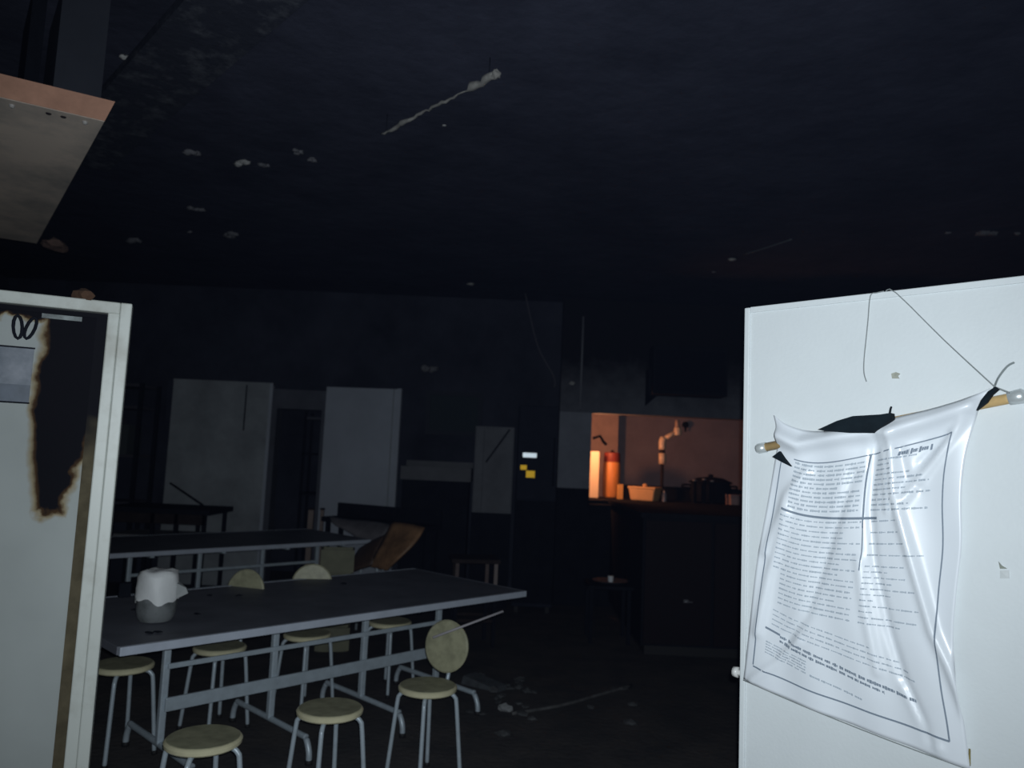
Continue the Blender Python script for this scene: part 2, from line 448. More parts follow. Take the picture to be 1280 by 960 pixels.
# printing: little strips that follow the sheet
def strip(bm, s0, t0, s1, t1, wd, n=2):
    prev = None
    for k in range(n + 1):
        q = k / n; s = s0 + (s1 - s0) * q; t = t0 + (t1 - t0) * q
        if abs(s1 - s0) > abs(t1 - t0): a, b = sheet(s, t - wd, .0016), sheet(s, t + wd, .0016)
        else: a, b = sheet(s - wd, t, .0016), sheet(s + wd, t, .0016)
        cur = (bm.verts.new(a), bm.verts.new(b))
        if prev: bm.faces.new((prev[0], cur[0], cur[1], prev[1]))
        prev = cur
bm = bmesh.new()
for a in ((.045, .16, .045, .93), (.90, .10, .935, .945)):
    strip(bm, *a, .0035, 40)
strip(bm, .045, .935, .935, .945, .0028, 40)
strip(bm, .12, .125, .90, .10, .0022, 30)
strip(bm, .515, .11, .535, .36, .0045, 20); strip(bm, .535, .36, .55, .50, .003, 12)  # centre crease drawn as dark strips, its fold shade put into the ink
under(link('printed_frame_and_crease', bm, ink_dark), ns)
rnd = random.Random(3)
def text_line(bm, t, s0, s1, hgt, lead=.0, dt=0.0):
    s = s0
    while s < s1:
        w_ = rnd.uniform(.018, .06)
        e = min(s + w_, s1)
        q = s
        while q < e - .002:
            cw = rnd.uniform(.006, .012)
            hh = hgt * rnd.choice((.75, 1, 1, 1.3))
            tt = t + dt * (q - s0)
            strip(bm, q, tt, min(q + cw, e), tt + dt * cw, hh, 1)
            q += cw * 1.12
        s = e + rnd.uniform(.005, .011)
bm = bmesh.new()
t = .135
for k in range(11):
    text_line(bm, t, .13, .505 if k != 5 else .38, .0033)
    text_line(bm, t + .002, .56, rnd.uniform(.64, .85), .0027, dt=.03)
    t += .0165
t = .340
for k in range(19):
    text_line(bm, t, .10 if k < 12 else .14, rnd.choice((.52, .53, .44, .53)), .0025)
    if k % 2 == 0 or k > 8: text_line(bm, t, .57, rnd.uniform(.62, .86), .0021)
    t += .0182
for k in range(4):
    text_line(bm, .700 + k * .018, .12, rnd.uniform(.6, .85), .0022, dt=.08)
for k in range(5):
    text_line(bm, .825 + k * .010, .10, .32, .0021, dt=.08)
text_line(bm, .885, .34, .58, .0028, dt=.1)
o = under(link('printed_text', bm, ink), ns); o['kind'] = 'stuff'
for kind_, a in (('rule', (.10, .317, .60, .330, .0042, 30)), ('rule', (.09, .775, .17, .784, .004, 6))):
    bm = bmesh.new(); strip(bm, *a); under(link('printed_rule', bm, ink_dark), ns)
for a in ((.790, .17, .82, .0042, .12), (.806, .17, .68, .0040, .12), (.128, .66, .82, .0070, 0)):
    bm = bmesh.new(); text_line(bm, a[0], a[1], a[2], a[3], dt=a[4]); o = under(link('printed_heading', bm, ink_dark), ns); o['kind'] = 'stuff'
# pole behind the hem
pol = thing('bamboo_pole', 'thin bamboo pole with grey caps carrying the notice sheet', 'pole', A0)
pa, pb = onR(957, 559, .0125), onR(1262, 498, .0125)
under(tb('rod', [pa, pb], .0115, wood, seg=14), pol)
dp = (pb - pa).normalized()
under(tb('end_cap', [pa - dp * .026, pa - dp * .02, pa + dp * .002], .0125, cap_m, seg=14, rads=[.010, .0135, .0135]), pol)
under(tb('end_cap', [pb - dp * .002, pb + dp * .024, pb + dp * .032], .0155, cap_m, seg=14, rads=[.0145, .0165, .010]), pol)
# black cloth behind the hem
def flat_poly(name, px, off, thick, M, bulge=.004):
    P = [onR(x, y, off) for x, y in px]
    c = sum(P, V()) / len(P)
    bm = bmesh.new()
    ring = [bm.verts.new(p) for p in P]; back = [bm.verts.new(p - nR * thick) for p in P]
    cf = bm.verts.new(c + nR * bulge); cb = bm.verts.new(c - nR * thick)
    n = len(P)
    for i in range(n):
        j = (i + 1) % n
        bm.faces.new((ring[i], ring[j], cf)); bm.faces.new((back[j], back[i], cb)); bm.faces.new((ring[i], back[i], back[j], ring[j]))
    return link(name, bm, M, smooth=False)
bc = thing('black_cloth', 'black cloth strip bunched behind the notice sheet top hem', 'cloth', A0)
under(flat_poly('bunched_cloth', [(1022, 537), (1046, 526), (1066, 520), (1100, 518), (1113, 516), (1114, 524), (1105, 531), (1090, 541), (1060, 541), (1035, 539)], .052, .03, blackcloth), bc)
under(flat_poly('torn_corner', [(965, 571), (974, 564), (980, 573), (988, 583), (976, 577)], .042, .012, blackcloth, .002), bc)
under(tb('tail', [onR(1112, 519, .05), onR(1113, 512, .03), onR(1114, 509, .016)], .0025, blackcloth, smooth=3), bc)
bt = thing('black_tie', 'black cord tying the sheet corner to the right pole end', 'cord', A0)
under(flat_poly('knot', [(1220, 513), (1226, 500), (1235, 489), (1244, 483), (1248, 486), (1240, 493), (1233, 503)], .046, .016, blackcloth, .004), bt)
under(tb('cord_end', [onR(1243, 484, .042), onR(1248, 472, .014), onR(1259, 458, .010), onR(1268, 453, .007)], .0022, mat('cord_grey', (.20, .23, .23), .8), smooth=4), bt)
under(tb('cord_end', [onR(1244, 484, .032), onR(1252, 487, .03), onR(1262, 491, .032)], .0018, string_m, smooth=4), bt)
s1 = tag(tb('hanging_string', [onR(1105, 364, .004), onR(1096, 366, .004), onR(1088, 370, .004), onR(1085, 400, .003), onR(1083, 420, .003), onR(1080, 450, .003), onR(1080, 466, .003), onR(1083, 477, .003)], .0014, string_m, smooth=4, seg=6),
         'short loose string hanging from the top edge of the right door', 'string')
s2 = tag(tb('taut_string', [onR(1107, 364, .004), onR(1120, 366, .003), onR(1180, 425, .004), onR(1243, 483, .034)], .0014, string_m, smooth=3, seg=6),
         'taut string running diagonally from the door top to the black tie', 'string')
tag(tb('hem_string', [onR(929, 850, .006), onR(1000, 881, .008), onR(1110, 925, .008), onR(1216, 964, .006)], .0014, string_m, smooth=3, seg=6),
    'thin string stretched along the bottom hem of the notice sheet', 'string')
tp = mat('old_tape', (.42, .43, .36), .6, var=.4, scale=60)
def scrap(px, label, M=tp):
    return tag(flat_poly('tape_scrap', px, .003, .003, M, .001), label, 'tape')
scrap([(1114, 467), (1120, 465), (1125, 467), (1122, 470), (1124, 473), (1115, 473)], 'small tape scrap between the two strings on the right door')
scrap([(1248, 702), (1252, 707), (1259, 711), (1250, 711)], 'tiny torn tape corner near the right edge of the white door', mat('old_tape_dark', (.25, .27, .23), .7))
scrap([(1250, 713), (1261, 713), (1261, 723), (1250, 723)], 'pale tape square under the torn tape corner', mat('old_tape_pale', (.55, .58, .58), .6))
tag(tb('rusty_nail', [onR(1212, 936, .004), onR(1212, 954, .014), onR(1212, 957, .014)], .0022, mat('rust', (.22, .18, .06), .8), seg=6), 'small rusty nail at the lower right corner of the sheet', 'nail')

# ================================================================== TABLES
TD = V((.69, .724, 0)).normalized(); TN = V((-TD.y, TD.x, 0))
T1 = V((-1.509, 3.114, 0)); TL, TW = 2.4, 1.1
def make_table(name, label, org, topm, posts=(.43, 1.01, 1.6, 2.18), group=None):
    t = thing(name, label, 'table', org, math.atan2(TD.y, TD.x), group)
    top = bx('table_top', .006, TL - .006, .006, TW - .006, .712, .74, topm, t, bevel=.003)
    bx('edge_band', 0, TL, -.004, .02, .706, .742, edge_m, top, bevel=.004)
    bx('edge_band', 0, TL, TW - .02, TW + .004, .706, .742, edge_m, top, bevel=.004)
    bx('end_band', -.004, .006, .02, TW - .02, .707, .7415, topm, top, bevel=.003)
    bx('end_band', TL - .006, TL + .004, .02, TW - .02, .707, .7415, topm, top, bevel=.003)
    yc = .56
    for x in posts:
        p = bx('leg_post', x - .017, x + .017, yc - .017, yc + .017, .12, .70, steel, t, bevel=.006)
        f = tb('foot_bar', [(x, .16, .0), (x, .165, .06), (x, .20, .115), (x, .26, .12), (x, .86, .12), (x, .92, .115), (x, .955, .06), (x, .96, .0)], .0155, steel, t, seg=10, smooth=4)
        for y in (.16, .96):
            tb('foot_cap', [(x, y, 0), (x, y, .022)], .019, plug, f, seg=10)
        bx('top_arm', x - .015, x + .015, .12, TW - .12, .676, .702, steel, t)
    bx('upper_rail', posts[0], posts[-1], yc - .034, yc - .02, .475, .500, steel, t, bevel=.003)
    bx('lower_rail', posts[0], posts[-1], yc - .036, yc - .02, .275, .340, steel, t, bevel=.004)
    return t
t1 = make_table('canteen_table', 'long grey canteen table nearest the camera, pale metal edge', T1, top_m)
t2 = make_table('canteen_table', 'second long canteen table further back, below the far door', V((-2.93, 5.60, 0)), top2_m)

# ================================================================== STOOLS
def make_stool():
    s = thing('round_stool', 'x', 'stool', group='round seats around the near canteen table')
    R_ = .142
    seat = lt('seat', [(.02, .444), (R_ - .012, .444), (R_ - .004, .441), (R_ - .012, .449), (.02, .449)], seat_m, s, 36)
    rim = lt('seat_rim', [(R_ - .02, .421), (R_ - .006, .420), (R_, .426), (R_ + .001, .438), (R_ - .006, .446), (R_ - .014, .4475), (R_ - .02, .446)], seat_e, seat, 36)
    bm = bmesh.new(); lathe(bm, [(.01, .422), (R_ - .022, .422), (R_ - .022, .440), (.01, .440)], 24)
    link('seat_base', bm, plug, s)
    for k in range(4):
        q = k * math.pi / 2
        c_, s_ = math.cos(q), math.sin(q)
        pts = [(r_ * c_, r_ * s_, z) for r_, z in ((.02, .412), (.09, .412), (.117, .408), (.135, .392), (.143, .365), (.160, .2), (.180, .0))]
        lg = tb('leg', pts, .0105, steel, s, seg=10, smooth=4)
        tb('foot_cap', [(.180 * c_, .180 * s_, 0), (.178 * c_, .178 * s_, .02)], .014, plug, lg, seg=10)
    return s
def add_back(s, ang, zc=.665, rr=.168, tilt=.12):
    # round backrest on a bent tube, ang in the stool's own frame
    d = V((math.cos(ang), math.sin(ang), 0))
    pts = [d * .03 + V((0, 0, .405)), d * .12 + V((0, 0, .402)), d * .165 + V((0, 0, .415)), d * .185 + V((0, 0, .46)), d * (rr + .017) + V((0, 0, zc - .10)), d * (rr + .024) + V((0, 0, zc))]
    tb('back_tube', pts, .0105, steel, s, seg=10, smooth=5)
    ctr = d * rr + V((0, 0, zc))
    nrm = (-d + V((0, 0, tilt))).normalized()
    ex = V((0, 0, 1)).cross(nrm).normalized(); ey = nrm.cross(ex)
    Mx = Matrix((ex, ey, nrm)).transposed().to_4x4(); Mx.translation = ctr
    lt('backrest', [(.02, -.012), (.11, -.012), (.126, -.006), (.128, .004), (.120, .011), (.06, .012), (.02, .011)], seat_m, s, 32, Mx)
    return s
def at1(a, n, z=0):
    return T1 + TD * a + TN * n + V((0, 0, z))
LEGROT = 0.0
G = 'round seats around the near canteen table'
base = make_stool()
P0 = [(.21, -.34), (.77, -.345), (1.317, -.354), (.349, .863), (.88, .92), (1.43, .91), (2.05, .896)]
labels = ['cream round stool at the bottom edge, nearest the white left door',
          'cream round stool with a scorched seat, middle of the near row',
          'cream round chair with a round backrest, right end of the near row',
          'round stool on the far side of the near table, against the left door frame',
          'round-backed seat on the far side of the near table, next to the jar',
          'round-backed seat on the far side of the near table, farther right from the jar',
          'round stool on the far side of the near table, at its right end']
stools = []
for i, ((a, n), lb) in enumerate(zip(P0, labels)):
    if i == 0:
        s = base; s.location = at1(a, n); s.rotation_euler.z = LEGROT; s['label'] = lb
    else:
        s = dup(base, at1(a, n), LEGROT + (i > 2) * .2, lb)
    if i > 2: s.location.z = 0
    stools.append(s)
add_back(stools[2], math.radians(62), .600, .155)
add_back(stools[4], math.radians(72) - .2, .715, .19)
add_back(stools[5], math.radians(102) - .2, .705, .19)
stools[2].name = 'round_chair'; stools[4].name = 'round_chair'; stools[5].name = 'round_chair'
for i in (2, 4, 5): stools[i]['category'] = 'chair'
# loose rod resting over the chair back
bkc = stools[2].location + V((math.cos(math.radians(62)), math.sin(math.radians(54)), 0)) * .135
ra = PY(541, 797, bkc.y - .10); rb = PY(629, 764, bkc.y - .02)
tag(tb('loose_rod', [ra, ra.lerp(rb, .4), rb], .006, mat('rod_grey', (.38, .36, .38), .5), seg=8), 'thin grey rod lying across the round backrest, pointing right', 'rod')

# ---------------------------------------------- jar on the near table
jp = PZ(194, 776, .742)
jr = thing('plastic_jar', 'round plastic jar with a white bag over its top, on the near table', 'jar', (jp.x, jp.y, .742))
lt('jar_body', [(.05, 0), (.068, .004), (.080, .022), (.086, .05), (.087, .125), (.084, .135)], mat('cloudy_plastic', (.20, .215, .22), .3, var=.6, scale=14, col2=(.08, .09, .09), thr=(.3, .55), spec=.5), jr, 28)
bm = bmesh.new()
SEG = 40
prof = [(.094, .098), (.093, .12), (.090, .16), (.087, .205), (.080, .226), (.055, .232), (.02, .228)]
rings = []
for i, (r_, z) in enumerate(prof):
    ring = []
    for k in range(SEG):
        q = 2 * math.pi * k / SEG
        f = 1 + .03 * math.sin(5 * q + i) + .02 * math.sin(11 * q + 2 * i)
        dz = (.012 * math.sin(3 * q + 1) + .008 * math.sin(7 * q)) if i == 0 else .004 * math.sin(4 * q + i)
        ring.append(bm.verts.new((r_ * f * math.cos(q), r_ * f * math.sin(q), z + dz)))
    rings.append(ring)
for i in range(len(rings) - 1):
    for k in range(SEG):
        bm.faces.new((rings[i][k], rings[i][(k + 1) % SEG], rings[i + 1][(k + 1) % SEG], rings[i + 1][k]))
bm.faces.new(rings[-1])
bag = link('white_bag', bm, mat('white_bag', (.80, .82, .82), .5, bump=.2, bscale=20), jr, smooth=True)
bm = bmesh.new()
hull8(bm, [(.083, -.02, .10), (.14, .0, .13), (.14, .006, .13), (.083, .02, .10), (.083, -.02, .18), (.128, 0, .155), (.128, .006, .155), (.083, .02, .18)])
link('bag_handle', bm, mat('bag_shade', (.3, .32, .32), .5), jr)
# dark things on the near table
bmk = [(155, 738, .06, .05, .075, 'charred black box on the near table beside the left door frame'),]
for px, py, sx, sy, sz, lb in bmk:
    p = PZ(px, py + 8, .742)
    o = bx('burnt_box', -sx / 2, sx / 2, -sy / 2, sy / 2, 0, sz, black, bevel=.006); o.location = (p.x, p.y, .742); o.rotation_euler.z = .6
    tag(o, lb, 'box')
for i, (px, py) in enumerate([(186, 792), (197, 791), (246, 768), (168, 763), (298, 745), (262, 745), (430, 730)]):
    p = PZ(px, py, .742); bm = bmesh.new(); blob(bm, (0, 0, .004), .022, .014, .005, i + 40, .3, 1)
    o = link('charred_crumb', bm, black); o.location = p
    tag(o, 'small black charred crumb on the near table top', 'debris', 'charred crumbs on the near table')

# ================================================================== FURNITURE BETWEEN TABLES AND FAR WALL
# brown moulded chair tipped over at the end of the second table
bc_ = PY(480, 690, 6.75)
ch = thing('tipped_chair', 'brown moulded chair shell tipped over at the end of the second table', 'chair', (bc_.x, bc_.y, 0))
brown = mat('brown_shell', (.36, .20, .10), .5, var=.5, scale=6, thr=(.35, .6))
brown_d = mat('brown_shell_dark', (.10, .06, .04), .6, var=.4, scale=8)
def surf(name, pts, M, parent, Yfun, thick=.02):
    """curved shell through a grid of room points"""
    bm = bmesh.new(); rows = [[bm.verts.new(p) for p in r] for r in pts]
    for j in range(len(rows) - 1):
        for i in range(len(rows[0]) - 1):
            bm.faces.new((rows[j][i], rows[j][i + 1], rows[j + 1][i + 1], rows[j + 1][i]))
    o = link(name, bm, M, None, smooth=True)
    sub = o.modifiers.new('sub', 'SUBSURF'); sub.levels = sub.render_levels = 2; sub.boundary_smooth = 'PRESERVE_CORNERS'
    so = o.modifiers.new('thick', 'SOLIDIFY'); so.thickness = thick; so.offset = 0
    if parent:
        o.parent = parent; o.matrix_parent_inverse = Matrix.Translation(parent.location).inverted()
    return o
surf('backrest', [[PY(x, y, Y) for x, y, Y in r] for r in (
    [(490, 653, 6.9), (512, 655, 6.8), (531, 660, 6.7)],
    [(480, 674, 6.82), (500, 675, 6.68), (521, 678, 6.6)],
    [(470, 692, 6.78), (487, 695, 6.62), (500, 697, 6.55)],
    [(462, 708, 6.80), (474, 711, 6.68), (484, 713, 6.62)])], brown, ch, None)
surf('seat', [[PY(x, y, Y) for x, y, Y in r] for r in (
    [(484, 668, 6.95), (474, 680, 6.85), (466, 706, 6.75)],
    [(466, 676, 7.0), (456, 690, 6.9), (448, 712, 6.8)],
    [(450, 686, 7.1), (442, 698, 7.0), (436, 716, 6.9)])], brown_d, ch, None)
for a, b in (((452, 700, 6.9), (446, 770, 6.9)), ((478, 705, 6.75), (486, 775, 6.6)), ((470, 690, 7.0), (476, 760, 7.1))):
    p, q = PY(*a), PY(*b); q.z = max(q.z, .0); q = V((q.x, q.y, .0))
    o = tb('leg', [p, q], .012, steel, seg=8); o.parent = ch; o.matrix_parent_inverse = Matrix.Translation(ch.location).inverted()
# olive stool seat standing behind the near table
ol = PY(422, 700, 6.2)
oc = thing('olive_crate', 'olive-grey square crate in front of the tipped brown chair', 'crate', (ol.x, ol.y, 0), .2)
olive = mat('olive_grey', (.20, .20, .13), .7, var=.3, scale=9)
for z0 in (.0, .2, .4, .6):
    bx('side_slat', -.115, .115, -.10, -.085, z0 + .01, z0 + .185, olive, oc); bx('side_slat', -.115, .115, .085, .10, z0 + .01, z0 + .185, olive, oc)
    bx('end_slat', -.13, -.115, -.10, .10, z0 + .01, z0 + .185, olive, oc); bx('end_slat', .115, .13, -.10, .10, z0 + .01, z0 + .185, olive, oc)
for x in (-.11, .095):
    for y in (-.085, .07):
        bx('corner_post', x, x + .015, y, y + .015, 0, .79, olive, oc)
bx('base', -.115, .115, -.085, .085, .0, .02, olive, oc)
# third, dark table in front of the far door
p1, p2 = PY(402, 638, 8.2), PY(532, 657, 7.55)
dk = thing('dark_bench_table', 'dark burnt table in front of the white far door', 'table', (p1.x, p1.y, 0))
dirk = V((p2.x - p1.x, p2.y - p1.y, 0)); Lk = dirk.length; ak = math.atan2(dirk.y, dirk.x)
dk.rotation_euler.z = ak
bx('table_top', 0, Lk, 0, .3, p2.z - .06, p2.z - .01, black, dk, bevel=.004)
bx('back_board', 0, Lk, .25, .29, p2.z - .01, p2.z + .13, black, dk)
for x in (.04, Lk - .08):
    for y in (.03, .24):
        bx('leg', x, x + .04, y, y + .04, 0, p2.z - .06, black, dk)
cl = surf('crumpled_sheet', [[PY(x, y, Y) for x, y, Y in r] for r in (
    [(412, 645, 7.86), (435, 650, 7.8), (458, 650, 7.7), (486, 655, 7.55)],
    [(414, 653, 7.72), (436, 660, 7.6), (460, 658, 7.52), (488, 660, 7.4)],
    [(420, 657, 7.70), (442, 668, 7.56), (464, 676, 7.42), (478, 670, 7.36)],
    [(428, 660, 7.72), (450, 674, 7.52), (462, 686, 7.38), (468, 684, 7.34)])], mat('grey_sheet', (.24, .225, .24), .7, var=.5, scale=7), None, None, .006)
tag(cl, 'crumpled greyish sheet draped behind the right end of the second table', 'sheet')
for x, lb in ((388, 'left one of two short tan posts beyond the second table'), (402, 'right one of two short tan posts beyond the second table')):
    p = PY(x, 655, 8.38)
    q = PY(x + .5, 635, 8.38)
    o = thing('tan_post', lb, 'post', (p.x, p.y, 0))
    w_ = .028 if x == 388 else .018
    bx('shaft', -w_, w_, -.02, .02, 0, q.z - .02, mat('tan_post', (.30, .23, .20), .7, var=.3, scale=10), o, bevel=.004)
    bx('cap', -w_ - .004, w_ + .004, -.024, .024, q.z - .02, q.z, darkwood, o)
    bx('foot', -w_ - .02, w_ + .02, -.04, .04, 0, .02, darkwood, o)
# dark low table against the pale wall panel
dt = thing('charred_table', 'charred low table in front of the pale wall panel', 'table', (-3.85, 7.55, 0))
p = PY(196, 640, 7.6)
ztop = PY(250, 634, 7.8).z
bx('table_top', -.05, .98, -.1, .55, ztop - .05, ztop, black, dt, bevel=.004)
bx('apron', 0, .93, -.06, -.03, ztop - .15, ztop - .05, darkwood, dt)
bx('shelf', 0, .93, -.02, .5, ztop - .30, ztop - .27, mat('shelf_grey', (.2, .2, .21), .7, var=.3), dt)
for x in (0, .40, .63, .9):
    bx('leg', x, x + .035, -.06, -.025, 0, ztop - .05, black, dt); bx('leg', x, x + .035, .47, .505, 0, ztop - .05, black, dt)
a, b = PY(213, 604, 8.55), PY(253, 636, 7.95)
b.z = ztop + .012
tag(tb('leaning_stick', [a, b], .012, black, seg=6), 'dark stick leaning from the pale wall panel onto the charred table', 'stick')
# dark rack at far left, next to the left door frame
rk = thing('dark_rack', 'dark metal rack with shelves beyond the left door frame', 'rack', (-4.62, 8.15, 0))
rackm = mat('rack_dark', (.06, .056, .072), .7, var=.4, scale=4)
for x in (0, .62):
    for y in (0, .4):
        bx('post', x, x + .04, y, y + .04, 0, 2.2, black, rk)
for z in (.35, .9, 1.4, 1.92, 2.16):
    bx('shelf_board', .04, .62, .0, .44, z, z + .03, rackm, rk)
bx('box', .14, .34, .05, .35, 1.43, 1.82, mat('purple_box', (.085, .075, .10), .7), rk)
bx('box', .42, .52, .05, .35, 1.43, 1.75, mat('green_box', (.05, .06, .06), .7), rk)
# cabinets at the middle of the far wall
gc = thing('grey_cabinet', 'pale grey cupboard left of the dark fridge, diagonal mark on it', 'cabinet', (-.37, 8.2, 0))
gcm = mat('cabinet_grey', (.16, .17, .195), .7, var=.4, scale=3)
bx('body', 0, .42, .0, .42, 0, 1.9, gcm, gc, bevel=.005)
bx('door', .10, .41, -.02, 0, 1.0, 1.88, gcm, gc, bevel=.004)
bx('door', .01, .095, -.02, 0, 1.0, 1.88, gcm, gc, bevel=.004)
bx('plinth', .0, .42, -.025, 0, 0, .98, black, gc)
bm = bmesh.new(); hull8(bm, [(.12, -.022, 1.52), (.135, -.022, 1.51), (.135, -.028, 1.51), (.12, -.028, 1.52), (.36, -.022, 1.88), (.375, -.022, 1.87), (.375, -.028, 1.87), (.36, -.028, 1.88)])
link('diagonal_mark', bm, black, gc)
fr = thing('dark_fridge', 'dark upright fridge with white and yellow stickers', 'fridge', (.09, 7.95, 0))
frm = mat('fridge_dark', (.030, .034, .050), .9, var=.3, scale=3, spec=.05)
bx('body', 0, .42, .03, .5, .06, 2.13, frm, fr, bevel=.01)
ud = bx('upper_door', .005, .415, 0, .03, 1.15, 2.12, frm, fr, bevel=.008)
bx('lower_door', .005, .415, 0, .03, .10, 1.14, black, fr, bevel=.008)
bx('handle', .37, .39, -.03, 0, 1.3, 1.8, black, ud, bevel=.004)
for x in (.03, .35): bx('foot', x, x + .04, .06, .1, 0, .06, plug, fr)
def stick_on(name, x0, y0, x1, y1, M, lab):
    a = PY(x0, y0, 7.94); b = PY(x1, y1, 7.94)
    o = bx(name, a.x - .09, b.x - .09, -.006, .001, b.z, a.z, M, fr, bevel=.002); o['label'] = lab
stick_on('label_strip', 653.5, 565.5, 671, 572.5, mat('label_white', (.85, .92, .95), .38, metal=.75), 'white reflective label strip')
yel = mat('label_yellow', (.80, .46, .02), .42, metal=.7)
stick_on('yellow_sticker', 657.5, 588, 668.5, 597.5, yel, 'larger yellow sticker')
stick_on('yellow_sticker', 650.5, 581, 658.5, 587.5, yel, 'small yellow sticker')
# grey sink-like sideboard
sb = thing('grey_sideboard', 'dim grey trough-topped sideboard between the far door and the cupboard', 'sideboard', (-1.13, 8.05, 0))
sbm = mat('sideboard_grey', (.12, .125, .14), .7, var=.35, scale=4)
zt = PY(545, 584, 8.05).z
bx('trough_front', 0, .74, 0, .03, zt - .14, zt, sbm, sb); bx('trough_back', 0, .74, .42, .45, zt - .14, zt + .06, sbm, sb)
bx('trough_floor', 0, .74, .03, .42, zt - .14, zt - .11, sbm, sb); bx('cupboard', .02, .72, .03, .43, 0, zt - .14, black, sb)
bx('side', 0, .02, .03, .42, zt - .11, zt, sbm, sb); bx('side', .72, .74, .03, .42, zt - .11, zt, sbm, sb)
w1 = thing('window_1', 'dim grey window pane in the far wall above the sideboard', 'window', (-.97, 8.69, 0), kind='structure')
dimf = mat('dim_window_frame', (.04, .044, .056), .9, spec=.05)
bx('frame', 0, .05, -.03, .01, 1.8, 2.3, dimf, w1); bx('frame', .6, .65, -.03, .01, 1.8, 2.3, dimf, w1)
bx('frame', .05, .6, -.03, .01, 2.25, 2.3, dimf, w1); bx('frame', .05, .6, -.03, .01, 1.8, 1.85, dimf, w1)
bx('pane', .05, .6, -.01, .01, 1.85, 2.25, mat('dull_pane', (.032, .044, .05), .8, spec=.1), w1)
# dark things around the middle: wooden stool behind the near table's right end
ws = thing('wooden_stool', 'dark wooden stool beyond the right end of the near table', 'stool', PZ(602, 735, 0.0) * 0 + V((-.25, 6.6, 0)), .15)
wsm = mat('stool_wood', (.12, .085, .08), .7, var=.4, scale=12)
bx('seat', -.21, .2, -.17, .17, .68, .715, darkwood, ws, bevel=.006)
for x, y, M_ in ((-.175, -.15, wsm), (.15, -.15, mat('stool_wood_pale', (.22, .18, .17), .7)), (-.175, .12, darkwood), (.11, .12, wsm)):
    lg = bx('leg', x, x + .03, y, y + .03, .42, .68, M_, ws); bx('shaded_leg_lower', x, x + .03, y, y + .03, 0, .42, black, lg)  # lower legs painted black in place of the shade under the near table
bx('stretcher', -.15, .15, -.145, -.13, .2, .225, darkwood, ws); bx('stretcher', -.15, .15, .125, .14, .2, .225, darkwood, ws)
# serving counter in front of the hatch
co = thing('serving_counter', 'black charred serving counter in front of the lit hatch', 'counter', (1.15, 6.42, 0))
bx('worktop', -.03, 2.4, -.03, 2.07, 1.12, 1.165, black, co, bevel=.004)
bx('body', 0, 2.36, .02, 2.05, .08, 1.12, black, co)
bx('plinth', .04, 2.3, .06, 2.0, 0, .08, plug, co)
for k in range(4): bx('front_panel', .02 + k * .58, .57 + k * .58, 0, .02, .1, 1.10, mat('counter_panel', (.018, .014, .016), .9, spec=.06) if k == 0 else bpy.data.materials['counter_panel'], co)
# low black table with a metal dish and white cup
lp = PY(763, 727, 6.95)
lowt = thing('low_black_table', 'low black table left of the serving counter', 'table', (lp.x - .02, lp.y, 0))
zl = lp.z - .012
bx('table_top', -.2, .2, -.2, .2, zl - .03, zl, black, lowt, bevel=.006)
for x in (-.18, .15):
    for y in (-.18, .15): bx('leg', x, x + .03, y, y + .03, 0, zl - .03, black, lowt)
di = thing('metal_dish', 'shallow dull metal dish on the low black table', 'dish', (lp.x, lp.y, zl))
lt('bowl', [(.07, 0), (.10, .004), (.15, .018), (.165, .026), (.160, .028), (.10, .010), (.02, .008)], mat('dull_metal', (.10, .12, .15), .5, metal=.3), di, 28)
cu = thing('white_cup', 'small white cup standing in the metal dish', 'cup', (lp.x, lp.y - .01, zl + .009))
lt('cup_body', [(.018, 0), (.023, .004), (.026, .05), (.024, .052), (.02, .01)], mat('cup_white', (.85, .87, .9), .3), cu, 18)
lt('cup_rim', [(.024, .050), (.027, .052), (.027, .056), (.024, .056)], mat('cup_rim', (.8, .82, .85), .3), cu, 18)
g = PY(858, 752, 6.40)
kn = bx('handle_plate', g.x - 1.17, g.x - 1.13, -.006, 0, g.z - .012, g.z + .012, mat('handle_metal', (.3, .31, .34), .3, metal=.6), co); kn['label'] = 'small glinting metal handle'
tb('handle_grip', [(g.x - 1.15 + a_, b_, g.z + c_) for a_, b_, c_ in ((-.014, -.004, 0), (-.014, -.022, 0), (.03, -.024, -.003), (.05, -.022, -.004))], .005, bpy.data.materials['handle_metal'], kn, smooth=3)

# dark box wall unit above the hatch
a, b = PY(815, 438, 8.3), PY(906, 497, 8.3)
wu = thing('black_wall_unit', 'black boxy unit hung on the wall above the hatch', 'wall unit', (a.x, 8.2, b.z))
bx('casing', 0, b.x - a.x, 0, .28, 0, a.z - b.z + .05, black, wu, bevel=.008)
bx('screen', .03, b.x - a.x - .03, -.006, 0, .04, a.z - b.z, mat('unit_glass', (.008, .009, .014), .9, spec=.05), wu)
bm = bmesh.new(); hull8(bm, [(-.03, .1, -.02), (.1, .1, 0), (.1, .28, 0), (-.03, .28, -.12), (-.03, .1, .28), (.02, .1, .3), (.02, .28, .3), (-.03, .28, .28)])
link('bracket', bm, black, wu)

